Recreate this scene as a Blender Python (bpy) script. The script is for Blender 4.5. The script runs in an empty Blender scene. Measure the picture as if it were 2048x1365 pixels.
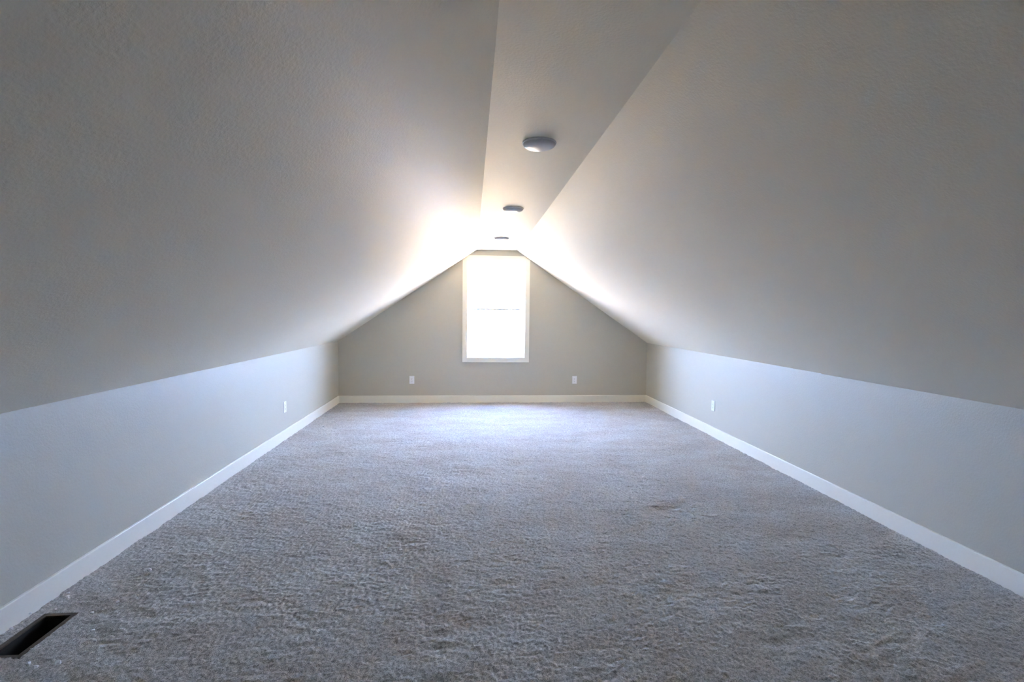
import bpy, bmesh, math, random
import numpy as np
from mathutils import Matrix, Vector

sc = bpy.context.scene
COL = sc.collection

# ------------------------------------------------------------------ camera
CAM_H = 1.3168
cd = bpy.data.cameras.new('camera')
cd.sensor_width = 36.0
cd.lens = 1000.0 / 2048.0 * 36.0
cd.clip_start = 0.02
cam = bpy.data.objects.new('camera', cd)
COL.objects.link(cam)
RIGHT = (0.9967041, -0.0804079, 0.0107471)
UP = (-0.0061682, 0.0569787, 0.9983563)
FWD = (0.0808881, 0.9951321, -0.0562950)
cam.matrix_world = Matrix(((RIGHT[0], UP[0], -FWD[0], 0.0),
                           (RIGHT[1], UP[1], -FWD[1], 0.0),
                           (RIGHT[2], UP[2], -FWD[2], CAM_H),
                           (0, 0, 0, 1)))
sc.camera = cam

# ------------------------------------------------------------------ world, sun, exposure
SKY_STRENGTH = 20.0
SUN_STRENGTH = 150.0
EXPOSURE = 2.78
world = bpy.data.worlds.new('world')
sc.world = world
world.use_nodes = True
wn, wl_ = world.node_tree.nodes, world.node_tree.links
wn.clear()
w_out = wn.new('ShaderNodeOutputWorld')
w_bg = wn.new('ShaderNodeBackground')
w_tc = wn.new('ShaderNodeTexCoord')
w_sep = wn.new('ShaderNodeSeparateXYZ')
w_ramp = wn.new('ShaderNodeValToRGB')          # even clear blue low down, deeper towards the zenith
w_ramp.color_ramp.elements[0].position = 0.0
w_ramp.color_ramp.elements[0].color = (0.38, 0.535, 0.96, 1)
w_ramp.color_ramp.elements[1].position = 0.80
w_ramp.color_ramp.elements[1].color = (0.10, 0.19, 0.46, 1)
w_mid = w_ramp.color_ramp.elements.new(0.30)
w_mid.color = (0.41, 0.555, 0.95, 1)
wl_.new(w_tc.outputs['Generated'], w_sep.inputs[0])
wl_.new(w_sep.outputs['Z'], w_ramp.inputs[0])
wl_.new(w_ramp.outputs[0], w_bg.inputs['Color'])
w_bg.inputs['Strength'].default_value = SKY_STRENGTH
wl_.new(w_bg.outputs[0], w_out.inputs['Surface'])

sd = bpy.data.lights.new('sun', 'SUN')
sd.energy = SUN_STRENGTH
sd.angle = math.radians(0.6)
sd.color = (1.0, 0.825, 0.55)
sun = bpy.data.objects.new('sun', sd)
COL.objects.link(sun)
# low sun behind the house: the window side lies in the shade of the roof
sun.rotation_euler = Vector((-0.18, 0.88, -0.26)).to_track_quat('-Z', 'Y').to_euler()

sc.view_settings.view_transform = 'Standard'
sc.view_settings.look = 'None'
sc.view_settings.gamma = 1.0
sc.view_settings.use_curve_mapping = False
sc.view_settings.exposure = EXPOSURE
sc.cycles.use_denoising = True
sc.cycles.max_bounces = 14
sc.cycles.diffuse_bounces = 10
sc.cycles.transparent_max_bounces = 12
sc.cycles.sample_clamp_indirect = 0.0

# ------------------------------------------------------------------ room numbers (metres)
XL, XR = -1.899, 2.630          # knee walls
YB, YF = -3.4, 7.299            # rear and far gable walls
K = 0.886                       # knee wall height
C1, C2, H = 0.0745, 0.6526, 2.219   # flat strip of the ceiling
T = 0.15                        # shell thickness
WX0, WX1, WZ0, WZ1 = -0.132, 0.8445, 0.5905, 2.140   # outside of the window casing
CAS = 0.066                     # casing width
OX0, OX1, OZ0, OZ1 = WX0 + CAS, WX1 - CAS, WZ0 + CAS, WZ1 - CAS   # the hole in the wall
ML = (H - K) / (C1 - XL)
MR = (H - K) / (XR - C2)
VX0, VX1, VY0, VY1 = -1.827, -1.694, 1.960, 2.243    # register hole in the carpet

# ------------------------------------------------------------------ materials
def principled(name, color, rough=0.6, spec=0.3):
    m = bpy.data.materials.new(name)
    m.use_nodes = True
    b = m.node_tree.nodes['Principled BSDF']
    b.inputs['Base Color'].default_value = (*color, 1)
    b.inputs['Roughness'].default_value = rough
    b.inputs['Specular IOR Level'].default_value = spec
    return m, m.node_tree.nodes, m.node_tree.links, b

def add_noise(n, l, vec, scale, detail=2.0, rough=0.5):
    t = n.new('ShaderNodeTexNoise')
    t.inputs['Scale'].default_value = scale
    t.inputs['Detail'].default_value = detail
    t.inputs['Roughness'].default_value = rough
    l.new(vec, t.inputs['Vector'])
    return t

def paint(name, color, rough=0.55, peel=0.5, spec=0.3):
    """Rolled wall paint over orange-peel drywall texture."""
    m, n, l, b = principled(name, color, rough, spec)
    tc = n.new('ShaderNodeTexCoord')
    v = tc.outputs['Object']
    a = add_noise(n, l, v, 95.0, 3.0, 0.55)
    c = add_noise(n, l, v, 1.3, 2.0)
    bump = n.new('ShaderNodeBump')
    bump.inputs['Strength'].default_value = peel
    bump.inputs['Distance'].default_value = 0.0022
    l.new(a.outputs['Fac'], bump.inputs['Height'])
    l.new(bump.outputs['Normal'], b.inputs['Normal'])
    mix = n.new('ShaderNodeMix'); mix.data_type = 'RGBA'
    mix.inputs['A'].default_value = (*[x * 0.985 for x in color], 1)
    mix.inputs['B'].default_value = (*[min(1, x * 1.015) for x in color], 1)
    l.new(c.outputs['Fac'], mix.inputs['Factor'])
    l.new(mix.outputs['Result'], b.inputs['Base Color'])
    return m

M_WALL = paint('greige_wall_paint', (0.545, 0.522, 0.438), 0.5, 0.45)
M_CEIL = paint('ceiling_paint', (0.74, 0.69, 0.565), 0.6, 0.55)
M_TRIM = principled('white_trim_paint', (0.86, 0.84, 0.745), 0.35, 0.4)[0]
M_VINYL = principled('white_window_vinyl', (0.86, 0.86, 0.86), 0.3, 0.4)[0]
M_PLATE = principled('white_outlet_plastic', (0.86, 0.87, 0.88), 0.3, 0.5)[0]
M_SLOT = principled('dark_slot', (0.03, 0.03, 0.03), 0.6, 0.2)[0]
M_SCREW = principled('painted_screw', (0.75, 0.75, 0.74), 0.35, 0.5)[0]
M_RING = principled('light_ring_enamel', (0.76, 0.76, 0.76), 0.4, 0.4)[0]
M_LENS = principled('frosted_lens', (0.58, 0.58, 0.58), 0.30, 0.5)[0]
M_CRUMB = principled('drywall_crumb', (0.90, 0.90, 0.90), 0.8, 0.2)[0]

def wood_edge():
    m, n, l, b = principled('cut_subfloor_wood', (0.055, 0.042, 0.03), 0.8, 0.2)
    tc = n.new('ShaderNodeTexCoord')
    a = add_noise(n, l, tc.outputs['Object'], 120.0, 4.0)
    r = n.new('ShaderNodeValToRGB')
    r.color_ramp.elements[0].color = (0.06, 0.046, 0.034, 1)
    r.color_ramp.elements[1].color = (0.17, 0.13, 0.095, 1)
    l.new(a.outputs['Fac'], r.inputs[0]); l.new(r.outputs[0], b.inputs['Base Color'])
    return m
M_WOOD = wood_edge()
M_DUCT = principled('shade_dark_duct_metal', (0.02, 0.018, 0.014), 0.7, 0.2)[0]  # near-black base colour carries the shade of the deep duct

def glass_mat():
    m = bpy.data.materials.new('window_glass'); m.use_nodes = True
    n, l = m.node_tree.nodes, m.node_tree.links
    n.clear()
    o = n.new('ShaderNodeOutputMaterial'); t = n.new('ShaderNodeBsdfTransparent')
    g = n.new('ShaderNodeBsdfGlossy'); mx = n.new('ShaderNodeMixShader'); f = n.new('ShaderNodeLayerWeight')
    pw = n.new('ShaderNodeMath'); pw.operation = 'POWER'; pw.inputs[1].default_value = 5.0
    ma = n.new('ShaderNodeMath'); ma.operation = 'MULTIPLY_ADD'; ma.inputs[1].default_value = 0.9; ma.inputs[2].default_value = 0.03
    t.inputs['Color'].default_value = (0.96, 0.97, 0.965, 1)
    g.inputs['Roughness'].default_value = 0.02
    f.inputs['Blend'].default_value = 0.5
    l.new(f.outputs['Facing'], pw.inputs[0]); l.new(pw.outputs[0], ma.inputs[0]); l.new(ma.outputs[0], mx.inputs[0]); l.new(t.outputs[0], mx.inputs[1]); l.new(g.outputs[0], mx.inputs[2])
    l.new(mx.outputs[0], o.inputs['Surface'])
    return m
M_GLASS = glass_mat()

def carpet_mat():
    m, n, l, b = principled('grey_carpet', (0.4, 0.4, 0.4), 0.95, 0.1)
    tc = n.new('ShaderNodeTexCoord'); v = tc.outputs['Object']
    mp = n.new('ShaderNodeMapping'); mp.inputs['Scale'].default_value = (0.65, 1.25, 1.0)
    l.new(v, mp.inputs['Vector'])
    fine = add_noise(n, l, v, 330.0, 2.0, 0.6)         # single yarns
    tuft = add_noise(n, l, v, 120.0, 2.0, 0.6)
    big = add_noise(n, l, mp.outputs[0], 3.2, 4.0, 0.62)   # trodden patches
    ramp = n.new('ShaderNodeValToRGB')
    ramp.color_ramp.elements[0].position = 0.35
    ramp.color_ramp.elements[0].color = (0.175, 0.172, 0.166, 1)
    ramp.color_ramp.elements[1].position = 0.65
    ramp.color_ramp.elements[1].color = (0.84, 0.825, 0.79, 1)
    addn = n.new('ShaderNodeMath'); addn.operation = 'ADD'
    mul = n.new('ShaderNodeMath'); mul.operation = 'MULTIPLY'; mul.inputs[1].default_value = 0.5
    l.new(fine.outputs['Fac'], addn.inputs[0]); l.new(tuft.outputs['Fac'], addn.inputs[1])
    l.new(addn.outputs[0], mul.inputs[0]); l.new(mul.outputs[0], ramp.inputs[0])
    tint = n.new('ShaderNodeValToRGB')
    tint.color_ramp.elements[0].position = 0.36
    tint.color_ramp.elements[0].color = (0.86, 0.80, 0.76, 1)
    tint.color_ramp.elements[1].position = 0.62
    tint.color_ramp.elements[1].color = (1.0, 1.0, 1.0, 1)
    l.new(big.outputs['Fac'], tint.inputs[0])
    mx = n.new('ShaderNodeMix'); mx.data_type = 'RGBA'; mx.blend_type = 'MULTIPLY'
    mx.inputs['Factor'].default_value = 1.0
    l.new(ramp.outputs[0], mx.inputs['A']); l.new(tint.outputs[0], mx.inputs['B'])
    l.new(mx.outputs['Result'], b.inputs['Base Color'])
    bump = n.new('ShaderNodeBump'); bump.inputs['Strength'].default_value = 0.8
    bump.inputs['Distance'].default_value = 0.003
    l.new(fine.outputs['Fac'], bump.inputs['Height']); l.new(bump.outputs[0], b.inputs['Normal'])
    b.inputs['Sheen Weight'].default_value = 0.15
    b.inputs['Sheen Roughness'].default_value = 0.6
    return m
M_CARPET = carpet_mat()

def ground_mat():
    m, n, l, b = principled('dry_earth', (0.5, 0.42, 0.32), 0.95, 0.1)
    tc = n.new('ShaderNodeTexCoord')
    a = add_noise(n, l, tc.outputs['Object'], 0.35, 5.0)
    r = n.new('ShaderNodeValToRGB')
    r.color_ramp.elements[0].color = (0.31, 0.225, 0.13, 1)
    r.color_ramp.elements[1].color = (0.43, 0.325, 0.20, 1)
    l.new(a.outputs['Fac'], r.inputs[0]); l.new(r.outputs[0], b.inputs['Base Color'])
    return m
M_GROUND = ground_mat()

# ------------------------------------------------------------------ mesh helpers
def link(name, me, mat, parent=None, smooth=False):
    if mat is not None:
        me.materials.append(mat)
    if smooth:
        for p in me.polygons:
            p.use_smooth = True
    o = bpy.data.objects.new(name, me)
    COL.objects.link(o)
    if parent is not None:
        o.parent = parent
    return o

def from_py(name, verts, faces, mat, parent=None, smooth=False, recalc=True):
    me = bpy.data.meshes.new(name)
    me.from_pydata(verts, [], faces)
    if recalc:
        bm = bmesh.new(); bm.from_mesh(me)
        bmesh.ops.remove_doubles(bm, verts=bm.verts, dist=1e-5)
        bmesh.ops.recalc_face_normals(bm, faces=bm.faces)
        bm.to_mesh(me); bm.free()
    me.update()
    return link(name, me, mat, parent, smooth)

def prism(name, poly, y0, y1, mat, parent=None):
    """Polygon in xz pushed along y from y0 to y1."""
    n = len(poly)
    vs = [(x, y0, z) for x, z in poly] + [(x, y1, z) for x, z in poly]
    fs = [tuple(range(n)), tuple(range(2 * n - 1, n - 1, -1))]
    fs += [(i, (i + 1) % n, (i + 1) % n + n, i + n) for i in range(n)]
    return from_py(name, vs, fs, mat, parent)

def box_bm(bm, x0, x1, y0, y1, z0, z1, bevel=0.0, seg=1):
    r = bmesh.ops.create_cube(bm, size=1.0, matrix=Matrix.Translation(((x0 + x1) / 2, (y0 + y1) / 2, (z0 + z1) / 2))
                              @ Matrix.Diagonal((x1 - x0, y1 - y0, z1 - z0, 1)))
    if bevel:
        es = {e for v in r['verts'] for e in v.link_edges}
        bmesh.ops.bevel(bm, geom=list(es), offset=bevel, segments=seg, profile=0.5, affect='EDGES')

def box(name, x0, x1, y0, y1, z0, z1, mat, parent=None, bevel=0.0, seg=1):
    bm = bmesh.new(); box_bm(bm, x0, x1, y0, y1, z0, z1, bevel, seg)
    me = bpy.data.meshes.new(name); bm.to_mesh(me); bm.free()
    return link(name, me, mat, parent)

def lathe(name, prof, mat, parent=None, seg=64):
    """Profile of (r, z) turned about z."""
    vs, fs = [], []
    for r, z in prof:
        for k in range(seg):
            a = 2 * math.pi * k / seg
            vs.append((r * math.cos(a), r * math.sin(a), z))
    for i in range(len(prof) - 1):
        for k in range(seg):
            k2 = (k + 1) % seg
            fs.append((i * seg + k, i * seg + k2, (i + 1) * seg + k2, (i + 1) * seg + k))
    return from_py(name, vs, fs, mat, parent, smooth=True)

def structure(o):
    o['kind'] = 'structure'
    return o

def tag(o, label, cat, group=None):
    o['label'] = label; o['category'] = cat
    if group:
        o['group'] = group
    return o

def empty(name, loc, rz=0.0):
    o = bpy.data.objects.new(name, None)
    o.empty_display_size = 0.05
    COL.objects.link(o)
    o.location = loc; o.rotation_euler = (0, 0, rz)
    return o

def copy_tree(o, parent=None):
    c = o.copy(); COL.objects.link(c); c.parent = parent
    for ch in list(o.children):
        copy_tree(ch, c)
    return c

# ------------------------------------------------------------------ shell
# carpeted floor: a fine grid whose tufts and trodden waves are real relief
def value_noise(X, Y, sx, sy, seed):
    r = np.random.RandomState(seed)
    N = 1024
    g = r.rand(N, N).astype(np.float32)
    u = X / sx + 517.3; v = Y / sy + 311.7
    i = np.floor(u).astype(np.int64); j = np.floor(v).astype(np.int64)
    fu = (u - i).astype(np.float32); fv = (v - j).astype(np.float32)
    fu = fu * fu * (3 - 2 * fu); fv = fv * fv * (3 - 2 * fv)
    i0, i1, j0, j1 = i % N, (i + 1) % N, j % N, (j + 1) % N
    return ((g[i0, j0] * (1 - fu) + g[i1, j0] * fu) * (1 - fv)
            + (g[i0, j1] * (1 - fu) + g[i1, j1] * fu) * fv) - 0.5

def seg(a, b, step):
    n = max(1, int(round((b - a) / step)))
    return list(np.linspace(a, b, n + 1)[:-1])

def make_floor():
    s = 0.006
    xs = np.array(seg(XL, VX0, s) + seg(VX0, VX1, s) + seg(VX1, XR, s) + [XR])
    ys = np.array(seg(YB, 0.9, 0.08) + seg(0.9, VY0, s) + seg(VY0, VY1, s) + seg(VY1, 3.4, s)
                  + seg(3.4, 5.2, 0.009) + seg(5.2, YF, 0.013) + [YF])
    X, Y = np.meshgrid(xs, ys, indexing='ij')
    r = np.random.RandomState(5)
    Z = 0.0050 * value_noise(X, Y, 0.0095, 0.0085, 1)                 # tufts
    Z += 0.0028 * (r.rand(*X.shape) - 0.5)
    Z += 0.0040 * value_noise(X, Y, 0.034, 0.020, 2)                 # clumps
    patch = np.clip(value_noise(X, Y, 0.22, 0.16, 6) * 2.2 + 0.45, 0, 1)
    Z += 0.0075 * patch * value_noise(X, Y, 0.075, 0.042, 3)         # trodden waves, patchy
    Z += 0.006 * value_noise(X, Y, 0.30, 0.22, 4)
    fade = np.clip((Y - 0.7) / 0.3, 0, 1)
    Z = Z * fade
    Z -= 0.004
    nx, ny = len(xs), len(ys)
    co = np.empty((nx * ny, 3), np.float32)
    co[:, 0] = X.ravel(); co[:, 1] = Y.ravel(); co[:, 2] = Z.ravel()
    I, J = np.meshgrid(np.arange(nx - 1), np.arange(ny - 1), indexing='ij')
    cx = (xs[I] + xs[I + 1]) / 2; cy = (ys[J] + ys[J + 1]) / 2
    keep = ~((cx > VX0) & (cx < VX1) & (cy > VY0) & (cy < VY1))
    a = (I * ny + J)[keep].ravel()
    quads = np.stack([a, a + ny, a + ny + 1, a + 1], 1).astype(np.int32)
    me = bpy.data.meshes.new('floor')
    me.vertices.add(nx * ny); me.vertices.foreach_set('co', co.ravel())
    nq = len(quads)
    me.loops.add(nq * 4); me.loops.foreach_set('vertex_index', quads.ravel())
    me.polygons.add(nq)
    me.polygons.foreach_set('loop_start', np.arange(0, nq * 4, 4, dtype=np.int32))
    me.polygons.foreach_set('use_smooth', np.ones(nq, bool))
    me.update(calc_edges=True)
    return structure(link('floor', me, M_CARPET))
make_floor()

# knee walls
structure(prism('wall_left', [(XL, -0.70), (XL, K), (XL - T, K - T * ML), (XL - T, -0.70)], YB - T, YF + T, M_WALL))
# the right one has a hairline open joint under the slope in its nearer half
YC = 3.55
structure(prism('wall_right', [(XR, -0.70), (XR + T, -0.70), (XR + T, K - T * MR), (XR + 0.012, K - 0.012 * MR), (XR + 0.014, K - 0.013), (XR, K - 0.0042)],
                YB - T, YC, M_WALL))
wr2 = prism('wall_panel', [(XR, -0.70), (XR + T, -0.70), (XR + T, K - T * MR), (XR, K)], YC, YF + T, M_WALL,
            bpy.data.objects['wall_right'])

# sloped and flat ceilings, with the faint ridge of a taped board joint across all three
def ceiling_strip(name, p, q, nrm):
    """p, q: ends (x, z) of the strip's section; nrm: outward direction in xz."""
    ys = [YB - T] + list(np.linspace(3.6, 4.1, 33)) + [YF + T]
    vs, fs = [], []
    for y in ys:
        d = 0.0011 * math.exp(-((y - 3.853) / 0.07) ** 2)
        for (x, z), o in ((p, -d), (q, -d), (q, T), (p, T)):
            vs.append((x + nrm[0] * o, y, z + nrm[1] * o))
    for i in range(len(ys) - 1):
        for k in range(4):
            fs.append((i * 4 + k, i * 4 + (k + 1) % 4, i * 4 + 4 + (k + 1) % 4, i * 4 + 4 + k))
    fs.append((0, 1, 2, 3)); e = len(vs) - 4
    fs.append((e + 3, e + 2, e + 1, e))
    return structure(from_py(name, vs, fs, M_CEIL))
nl = Vector((-ML, 1)).normalized(); nr = Vector((MR, 1)).normalized()
E = 0.25
ceiling_strip('ceiling', (C1, H), (C2, H), (0, 1))
dl = Vector((1, ML)).normalized(); dr = Vector((-1, MR)).normalized()
ceiling_strip('ceiling_left', (XL - dl.x * E, K - dl.y * E), (C1, H), nl)
ceiling_strip('ceiling_right', (C2, H), (XR - dr.x * E, K - dr.y * E), nr)
# roof deck over the boards keeps the ridge and eaves tight
structure(prism('ceiling_roof_deck', [(XL - 0.7, K - 0.7 * ML + 0.22), ((C1 + C2) / 2, H + 0.46), (XR + 0.7, K - 0.7 * MR + 0.22),
                              (XR + 0.7, K - 0.7 * MR + 0.30), ((C1 + C2) / 2, H + 0.56), (XL - 0.7, K - 0.7 * ML + 0.30)],
                YB - T - 0.02, YF + T + 0.02, M_CEIL))

# gable walls with a window hole
def gable(name, y0, y1, hole):
    a0, a1, b0, b1 = hole
    outer = [(XL, -0.70), (XR, -0.70), (XR, K), (C2, H), (C1, H), (XL, K)]
    up = lambda x: H if C1 <= x <= C2 else (K + (x - XL) * ML if x < C1 else K + (XR - x) * MR)
    left = [(XL, -0.70), (a0, -0.70), (a0, b0), (a0, b1), (a0, up(a0))] + ([(C1, H)] if a0 > C1 else []) + [(XL, K)]
    right = [(a1, -0.70), (XR, -0.70), (XR, K)] + ([(C2, H)] if a1 < C2 else []) + [(a1, up(a1)), (a1, b1), (a1, b0)]
    low = [(a0, -0.70), (a1, -0.70), (a1, b0), (a0, b0)]
    top = [(a0, b1), (a1, b1), (a1, up(a1))] + ([(C2, H)] if a1 > C2 else []) + ([(C1, H)] if a0 < C1 else []) + [(a0, up(a0))]
    vs, fs = [], []
    def face(pts):
        s = len(vs); vs.extend(pts); fs.append(tuple(range(s, s + len(pts))))
    for y in (y0, y1):
        for pc in (left, right, low, top):
            face([(x, y, z) for x, z in pc])
    for ring in (outer, [(a0, b0), (a1, b0), (a1, b1), (a0, b1)]):
        for i in range(len(ring)):
            (x, z), (u, w) = ring[i], ring[(i + 1) % len(ring)]
            face([(x, y0, z), (u, y0, w), (u, y1, w), (x, y1, z)])
    return structure(from_py(name, vs, fs, M_WALL))
gable('wall_far', YF, YF + T, (OX0, OX1, OZ0, OZ1))
structure(prism('wall_rear', [(XL, -0.70), (XR, -0.70), (XR, K), (C2, H), (C1, H), (XL, K)], YB - T, YB, M_WALL))

# baseboards: square boards with an eased top edge
def baseboard(name, a, b, inward):
    """a, b: ends on the wall face; inward: unit vector into the room."""
    t, h, e = 0.014, 0.100, 0.004
    prof = [(0, -0.03), (t, -0.03), (t, h - e), (t - e * 0.35, h - e * 0.3), (t - e, h), (0, h)]
    vs, fs = [], []
    ax = (Vector(b) - Vector(a)).normalized()
    for end, p in ((1, Vector(a)), (-1, Vector(b))):
        for d, z in prof:
            q = p + Vector(inward) * d + ax * (end * d)      # mitred ends
            vs.append((q.x, q.y, z))
    n = len(prof)
    fs = [tuple(range(n)), tuple(range(2 * n - 1, n - 1, -1))] + [(i, (i + 1) % n, (i + 1) % n + n, i + n) for i in range(n)]
    return structure(from_py(name, vs, fs, M_TRIM))
baseboard('baseboard_left', (XL, YB), (XL, YF), (1, 0))
baseboard('baseboard_far', (XL, YF), (XR, YF), (0, -1))
baseboard('baseboard_right', (XR, YF), (XR, YB), (-1, 0))
baseboard('baseboard_rear', (XR, YB), (XL, YB), (0, 1))

# ------------------------------------------------------------------ windows
def window(name, hole, ysign, ywall, clip):
    """Double-hung window. ysign +1: outdoors lies towards +y."""
    a0, a1, b0, b1 = hole
    root = structure(empty(name, ((a0 + a1) / 2, ywall, b0)))
    inv = Matrix.Translation(-root.location)
    def add(o):
        o.data.transform(inv); o.parent = root; return o
    def bx(nm, x0, x1, d0, d1, z0, z1, mat, bev=0.002):
        y0, y1 = sorted((ywall + ysign * d0, ywall + ysign * d1))
        return add(box(nm, x0, x1, y0, y1, z0, z1, mat, None, bev))
    def px(nm, poly, d0, d1, mat):
        y0, y1 = sorted((ywall + ysign * d0, ywall + ysign * d1))
        return add(prism(nm, poly, y0, y1, mat))
    c = CAS
    x0, x1, z0, z1 = a0 - c, a1 + c, b0 - c, b1 + c
    g = 0.003
    th = 0.018
    if clip:   # the head and legs of the casing are cut to the slope of the ceiling
        sl = lambda x: K + (x - XL) * ML - g
        sr = lambda x: K + (XR - x) * MR - g
        hx0 = XL + (z1 + g - K) / ML; hx1 = XR - (z1 + g - K) / MR
        zl0, zl1, zr1, zr0 = sl(x0), sl(a0), sr(a1), sr(x1)
        px('side_casing', [(x0, z0), (a0, b0), (a0, b1), (x0, min(zl0, z1))], -th, 0, M_TRIM)
        px('side_casing', [(x1, z0), (a1, b0), (a1, b1), (x1, min(zr0, z1))], -th, 0, M_TRIM)
        px('head_casing', [(a0, b1), (a1, b1), (x1, zr0), (hx1, z1), (hx0, z1), (x0, zl0)], -th, 0, M_TRIM)
    else:
        px('side_casing', [(x0, z0), (a0, b0), (a0, b1), (x0, z1)], -th, 0, M_TRIM)
        px('side_casing', [(x1, z0), (a1, b0), (a1, b1), (x1, z1)], -th, 0, M_TRIM)
        px('head_casing', [(a0, b1), (a1, b1), (x1, z1), (x0, z1)], -th, 0, M_TRIM)
    px('bottom_casing', [(x0, z0), (x1, z0), (a1, b0), (a0, b0)], -th, 0, M_TRIM)
    # jamb boards
    j = 0.012
    bx('jamb', a0, a0 + j, 0.0, T, b0, b1, M_TRIM, 0)
    bx('jamb', a1 - j, a1, 0.0, T, b0, b1, M_TRIM, 0)
    bx('jamb', a0 + j, a1 - j, 0.0, T, b1 - j, b1, M_TRIM, 0)
    bx('window_sill', a0 + j, a1 - j, 0.0, T, b0, b0 + j, M_TRIM, 0)
    # two sashes, the lower one nearer the room
    mid = (b0 + b1) / 2
    r = 0.026
    for nm, d, s0, s1 in (('lower_sash', 0.045, b0 + j, mid + r / 2), ('upper_sash', 0.077, mid - r / 2, b1 - j)):
        l0, l1 = a0 + j, a1 - j
        bm = bmesh.new()
        ya, yb = sorted((ywall + ysign * d, ywall + ysign * (d + 0.03)))
        box_bm(bm, l0, l0 + r, ya, yb, s0, s1); box_bm(bm, l1 - r, l1, ya, yb, s0, s1)
        box_bm(bm, l0 + r, l1 - r, ya, yb, s0, s0 + r); box_bm(bm, l0 + r, l1 - r, ya, yb, s1 - r, s1)
        me = bpy.data.meshes.new(nm); bm.to_mesh(me); bm.free()
        s = add(link(nm, me, M_VINYL))
        p = bx('pane', l0 + r - 0.004, l1 - r + 0.004, d + 0.013, d + 0.017, s0 + r - 0.004, s1 - r + 0.004, M_GLASS, 0)
        p.parent = s
    return root
window('window_1', (OX0, OX1, OZ0, OZ1), 1, YF, True)

# unseen storey block, added so it and the roof shade the near ground
structure(box('wall_shade_block', XL - T, XR + T, YB - T, YF + T, -4.3, -0.66, M_WALL))

# the ground outside, one storey and a half down
gm = bpy.data.meshes.new('ground')
G = 160.0
gm.from_pydata([(-G, -G, -4.2), (G, -G, -4.2), (G, G, -4.2), (-G, G, -4.2)], [], [(0, 1, 2, 3)])
structure(link('ground', gm, M_GROUND))

# ------------------------------------------------------------------ ceiling lights
def make_light():
    root = empty('ceiling_light', (0, 0, 0))
    lathe('trim_ring', [(0.0001, 0.0), (0.0895, 0.0), (0.0905, -0.003), (0.0895, -0.007), (0.0865, -0.009), (0.0001, -0.009)], M_RING, root)
    prof = [(0.0001, -0.008), (0.0865, -0.008)]
    for k in range(1, 15):
        t = math.pi / 2 * k / 14
        prof.append((max(0.0001, 0.0865 * math.cos(t) ** 0.85), -0.008 - 0.027 * math.sin(t)))
    lathe('lens', prof, M_LENS, root)
    return root
lamp = make_light()
for i, (x, y, lab) in enumerate([
        (0.352, 2.684, 'white domed disc light on the ceiling, nearest and largest of three'),
        (0.352, 4.365, 'white domed disc light on the ceiling, middle of the row of three'),
        (0.357, 6.090, 'white domed disc light on the ceiling, smallest, just in front of the window')]):
    o = lamp if i == 0 else copy_tree(lamp)
    o.location = (x, y, H)
    tag(o, lab, 'ceiling light', 'disc lights along the ridge')

# ------------------------------------------------------------------ outlets (front of the prototype looks along -y)
def make_outlet():
    root = empty('wall_outlet', (0, 0, 0))
    box('cover_plate', -0.035, 0.035, -0.006, 0.0, -0.057, 0.057, M_PLATE, root, 0.0028, 2)
    rc = box('receptacle', -0.0166, 0.0166, -0.0082, -0.005, -0.0335, 0.0335, M_PLATE, root, 0.0012, 1)
    for z in (-0.018, 0.018):
        for x, hh in ((-0.0065, 0.0045), (0.0065, 0.0036)):
            box('slot', x - 0.0011, x + 0.0011, -0.00845, -0.0080, z - hh, z + hh, M_SLOT, rc)
        bm = bmesh.new()
        bmesh.ops.create_cone(bm, cap_ends=True, segments=12, radius1=0.0025, radius2=0.0025, depth=0.0005,
                              matrix=Matrix.Translation((0, -0.00825, z - 0.009)) @ Matrix.Rotation(math.pi / 2, 4, 'X'))
        me = bpy.data.meshes.new('ground_hole'); bm.to_mesh(me); bm.free()
        link('ground_hole', me, M_SLOT, rc)
    for z in (-0.0478, 0.0478):
        bm = bmesh.new()
        bmesh.ops.create_cone(bm, cap_ends=True, segments=14, radius1=0.0032, radius2=0.0026, depth=0.0012,
                              matrix=Matrix.Translation((0, -0.0064, z)) @ Matrix.Rotation(math.pi / 2, 4, 'X'))
        me = bpy.data.meshes.new('screw'); bm.to_mesh(me); bm.free()
        link('screw', me, M_SCREW, root)
    return root
outlet = make_outlet()
for i, (loc, rz, lab) in enumerate([
        ((-0.857, YF, 0.33), 0.0, 'white outlet plate on the far gable wall, left of the window'),
        ((1.532, YF, 0.33), 0.0, 'white outlet plate on the far gable wall, right of the window'),
        ((XL, 5.235, 0.33), math.pi / 2, 'white outlet plate on the left knee wall near the far corner'),
        ((XR, 5.200, 0.33), -math.pi / 2, 'white outlet plate on the right knee wall near the far corner')]):
    o = outlet if i == 0 else copy_tree(outlet)
    o.location = loc; o.rotation_euler = (0, 0, rz)
    tag(o, lab, 'outlet', 'white wall outlets')

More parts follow.
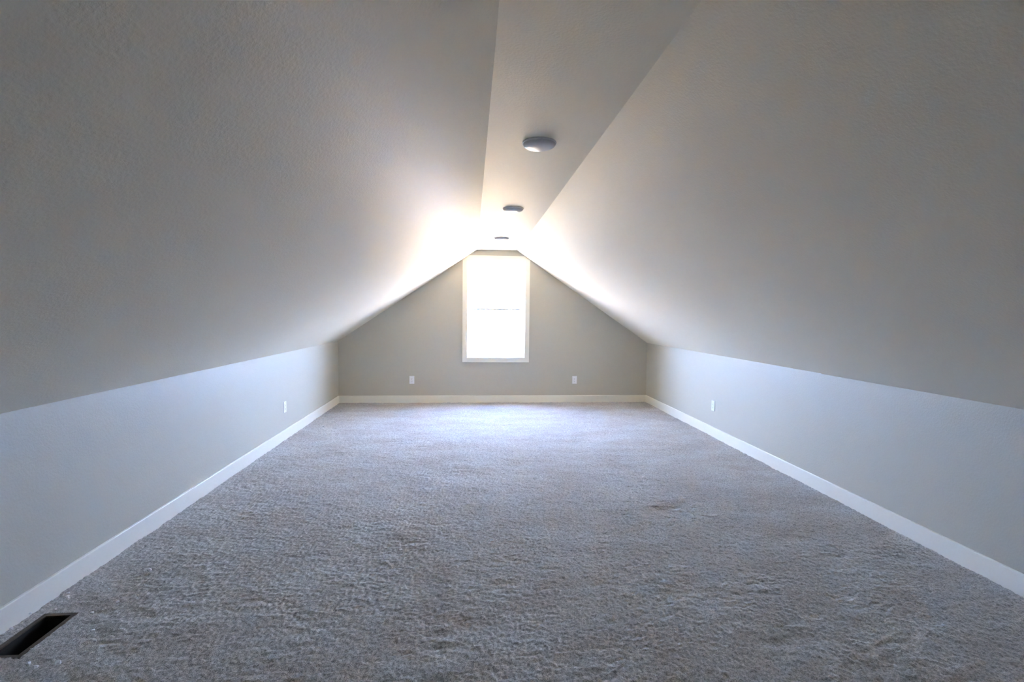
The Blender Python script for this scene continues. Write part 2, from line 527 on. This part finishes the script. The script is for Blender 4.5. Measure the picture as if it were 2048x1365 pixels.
# ------------------------------------------------------------------ open register hole in the carpet
vent = empty('floor_vent', ((VX0 + VX1) / 2, (VY0 + VY1) / 2, -0.02))
tag(vent, 'open rectangular floor vent hole with brown cut edges beside the left baseboard', 'floor vent')
vi = Matrix.Translation(-vent.location)
def vpart(nm, x0, x1, y0, y1, z0, z1, mat):
    o = box(nm, x0, x1, y0, y1, z0, z1, mat)
    o.data.transform(vi); o.parent = vent
    return o
RW = 0.016
zt = -0.003
ix0, ix1, iy0, iy1 = VX0 + RW, VX1 - RW, VY0 + RW, VY1 - RW
vpart('rim_board', VX0 - 0.002, ix0, VY0 - 0.002, VY1 + 0.002, zt - 0.02, zt, M_WOOD)
vpart('rim_board', ix1, VX1 + 0.002, VY0 - 0.002, VY1 + 0.002, zt - 0.02, zt, M_WOOD)
vpart('rim_board', ix0, ix1, VY0 - 0.002, iy0, zt - 0.02, zt, M_WOOD)
vpart('rim_board', ix0, ix1, iy1, VY1 + 0.002, zt - 0.02, zt, M_WOOD)
dz = -0.55
vpart('duct_wall', ix0 - 0.002, ix0, iy0, iy1, dz, zt - 0.006, M_DUCT)
vpart('duct_wall', ix1, ix1 + 0.002, iy0, iy1, dz, zt - 0.006, M_DUCT)
vpart('duct_wall', ix0, ix1, iy0 - 0.002, iy0, dz, zt - 0.006, M_DUCT)
vpart('duct_wall', ix0, ix1, iy1, iy1 + 0.002, dz, zt - 0.006, M_DUCT)
vpart('duct_bottom', ix0 - 0.002, ix1 + 0.002, iy0 - 0.002, iy1 + 0.002, dz - 0.004, dz, M_DUCT)

# ------------------------------------------------------------------ crumbs of drywall on the carpet
rnd = random.Random(11)
def crumb(x, y, r, label, flat=0.75):
    bm = bmesh.new()
    bmesh.ops.create_icosphere(bm, subdivisions=2, radius=r * 1.15)
    for v in bm.verts:
        k = rnd.uniform(0.72, 1.18)
        v.co = Vector((v.co.x * k * 1.1, v.co.y * k, v.co.z * k * flat))
    me = bpy.data.meshes.new('drywall_crumb'); bm.to_mesh(me); bm.free()
    o = link('drywall_crumb', me, M_CRUMB)
    o.location = (x, y, r * flat * 0.9 + 0.001)
    o.rotation_euler = (0, 0, rnd.uniform(0, 6.28))
    tag(o, label, 'crumb', 'white drywall crumbs on the carpet')
crumb(-1.516, 1.906, 0.0095, 'largest white crumb on the carpet near the floor vent')
crumb(-1.618, 1.907, 0.0075, 'white crumb on the carpet, leftmost of three in front of the vent')
crumb(-1.580, 1.889, 0.0075, 'white crumb on the carpet, middle of three in front of the vent')
crumb(-1.868, 2.133, 0.0060, 'white crumb between the floor vent and the left baseboard')
crumb(-1.606, 2.582, 0.0090, 'pale crumb on the carpet farther from the vent, alone')
crumb(-1.831, 2.366, 0.0085, 'white flake by the baseboard beyond the far end of the vent', 0.4)
BESIDE = 'tiny white crumb on the carpet to the right of the floor vent'
FAR = 'small white speck on the carpet far along the left baseboard, off the left outlet'
for x, y, r, lab in [(-1.626, 2.227, .0060, 'white speck on the carpet just right of the vent far corner'),
                     (-1.531, 2.099, .0070, 'small white crumb right of the vent, biggest on that side'),
                     (-1.574, 2.306, .0055, BESIDE), (-1.60, 2.25, .0035, BESIDE), (-1.477, 2.033, .005, BESIDE),
                     (-1.422, 1.991, .004, BESIDE), (-1.517, 2.354, .0045, BESIDE), (-1.55, 2.45, .003, BESIDE), (-1.40, 2.60, .0035, BESIDE),
                     (-1.883, 2.24, .005, 'white crumb touching the left baseboard beside the vent far corner'),
                     (-1.801, 2.264, .005, 'thin white flake on the carpet at the far rim of the vent'),
                     (-1.815, 2.35, .006, 'white flake beyond the vent, right of the larger baseboard flake'),
                     (-1.846, 2.395, .005, 'white flake beyond the vent, behind the larger baseboard flake'),
                     (-1.736, 2.312, .004, 'tiny white crumb just beyond the far rim of the vent'),
                     (-1.69, 2.42, .0035, 'tiny white crumb on the carpet a hand beyond the vent'),
                     (-1.76, 2.48, .0035, 'tiny white crumb near the left baseboard, past the flakes'),
                     (-1.671, 5.775, .009, FAR), (-1.530, 5.375, .009, FAR), (-1.541, 5.069, .007, FAR)]:
    crumb(x, y, r, lab, 0.6)
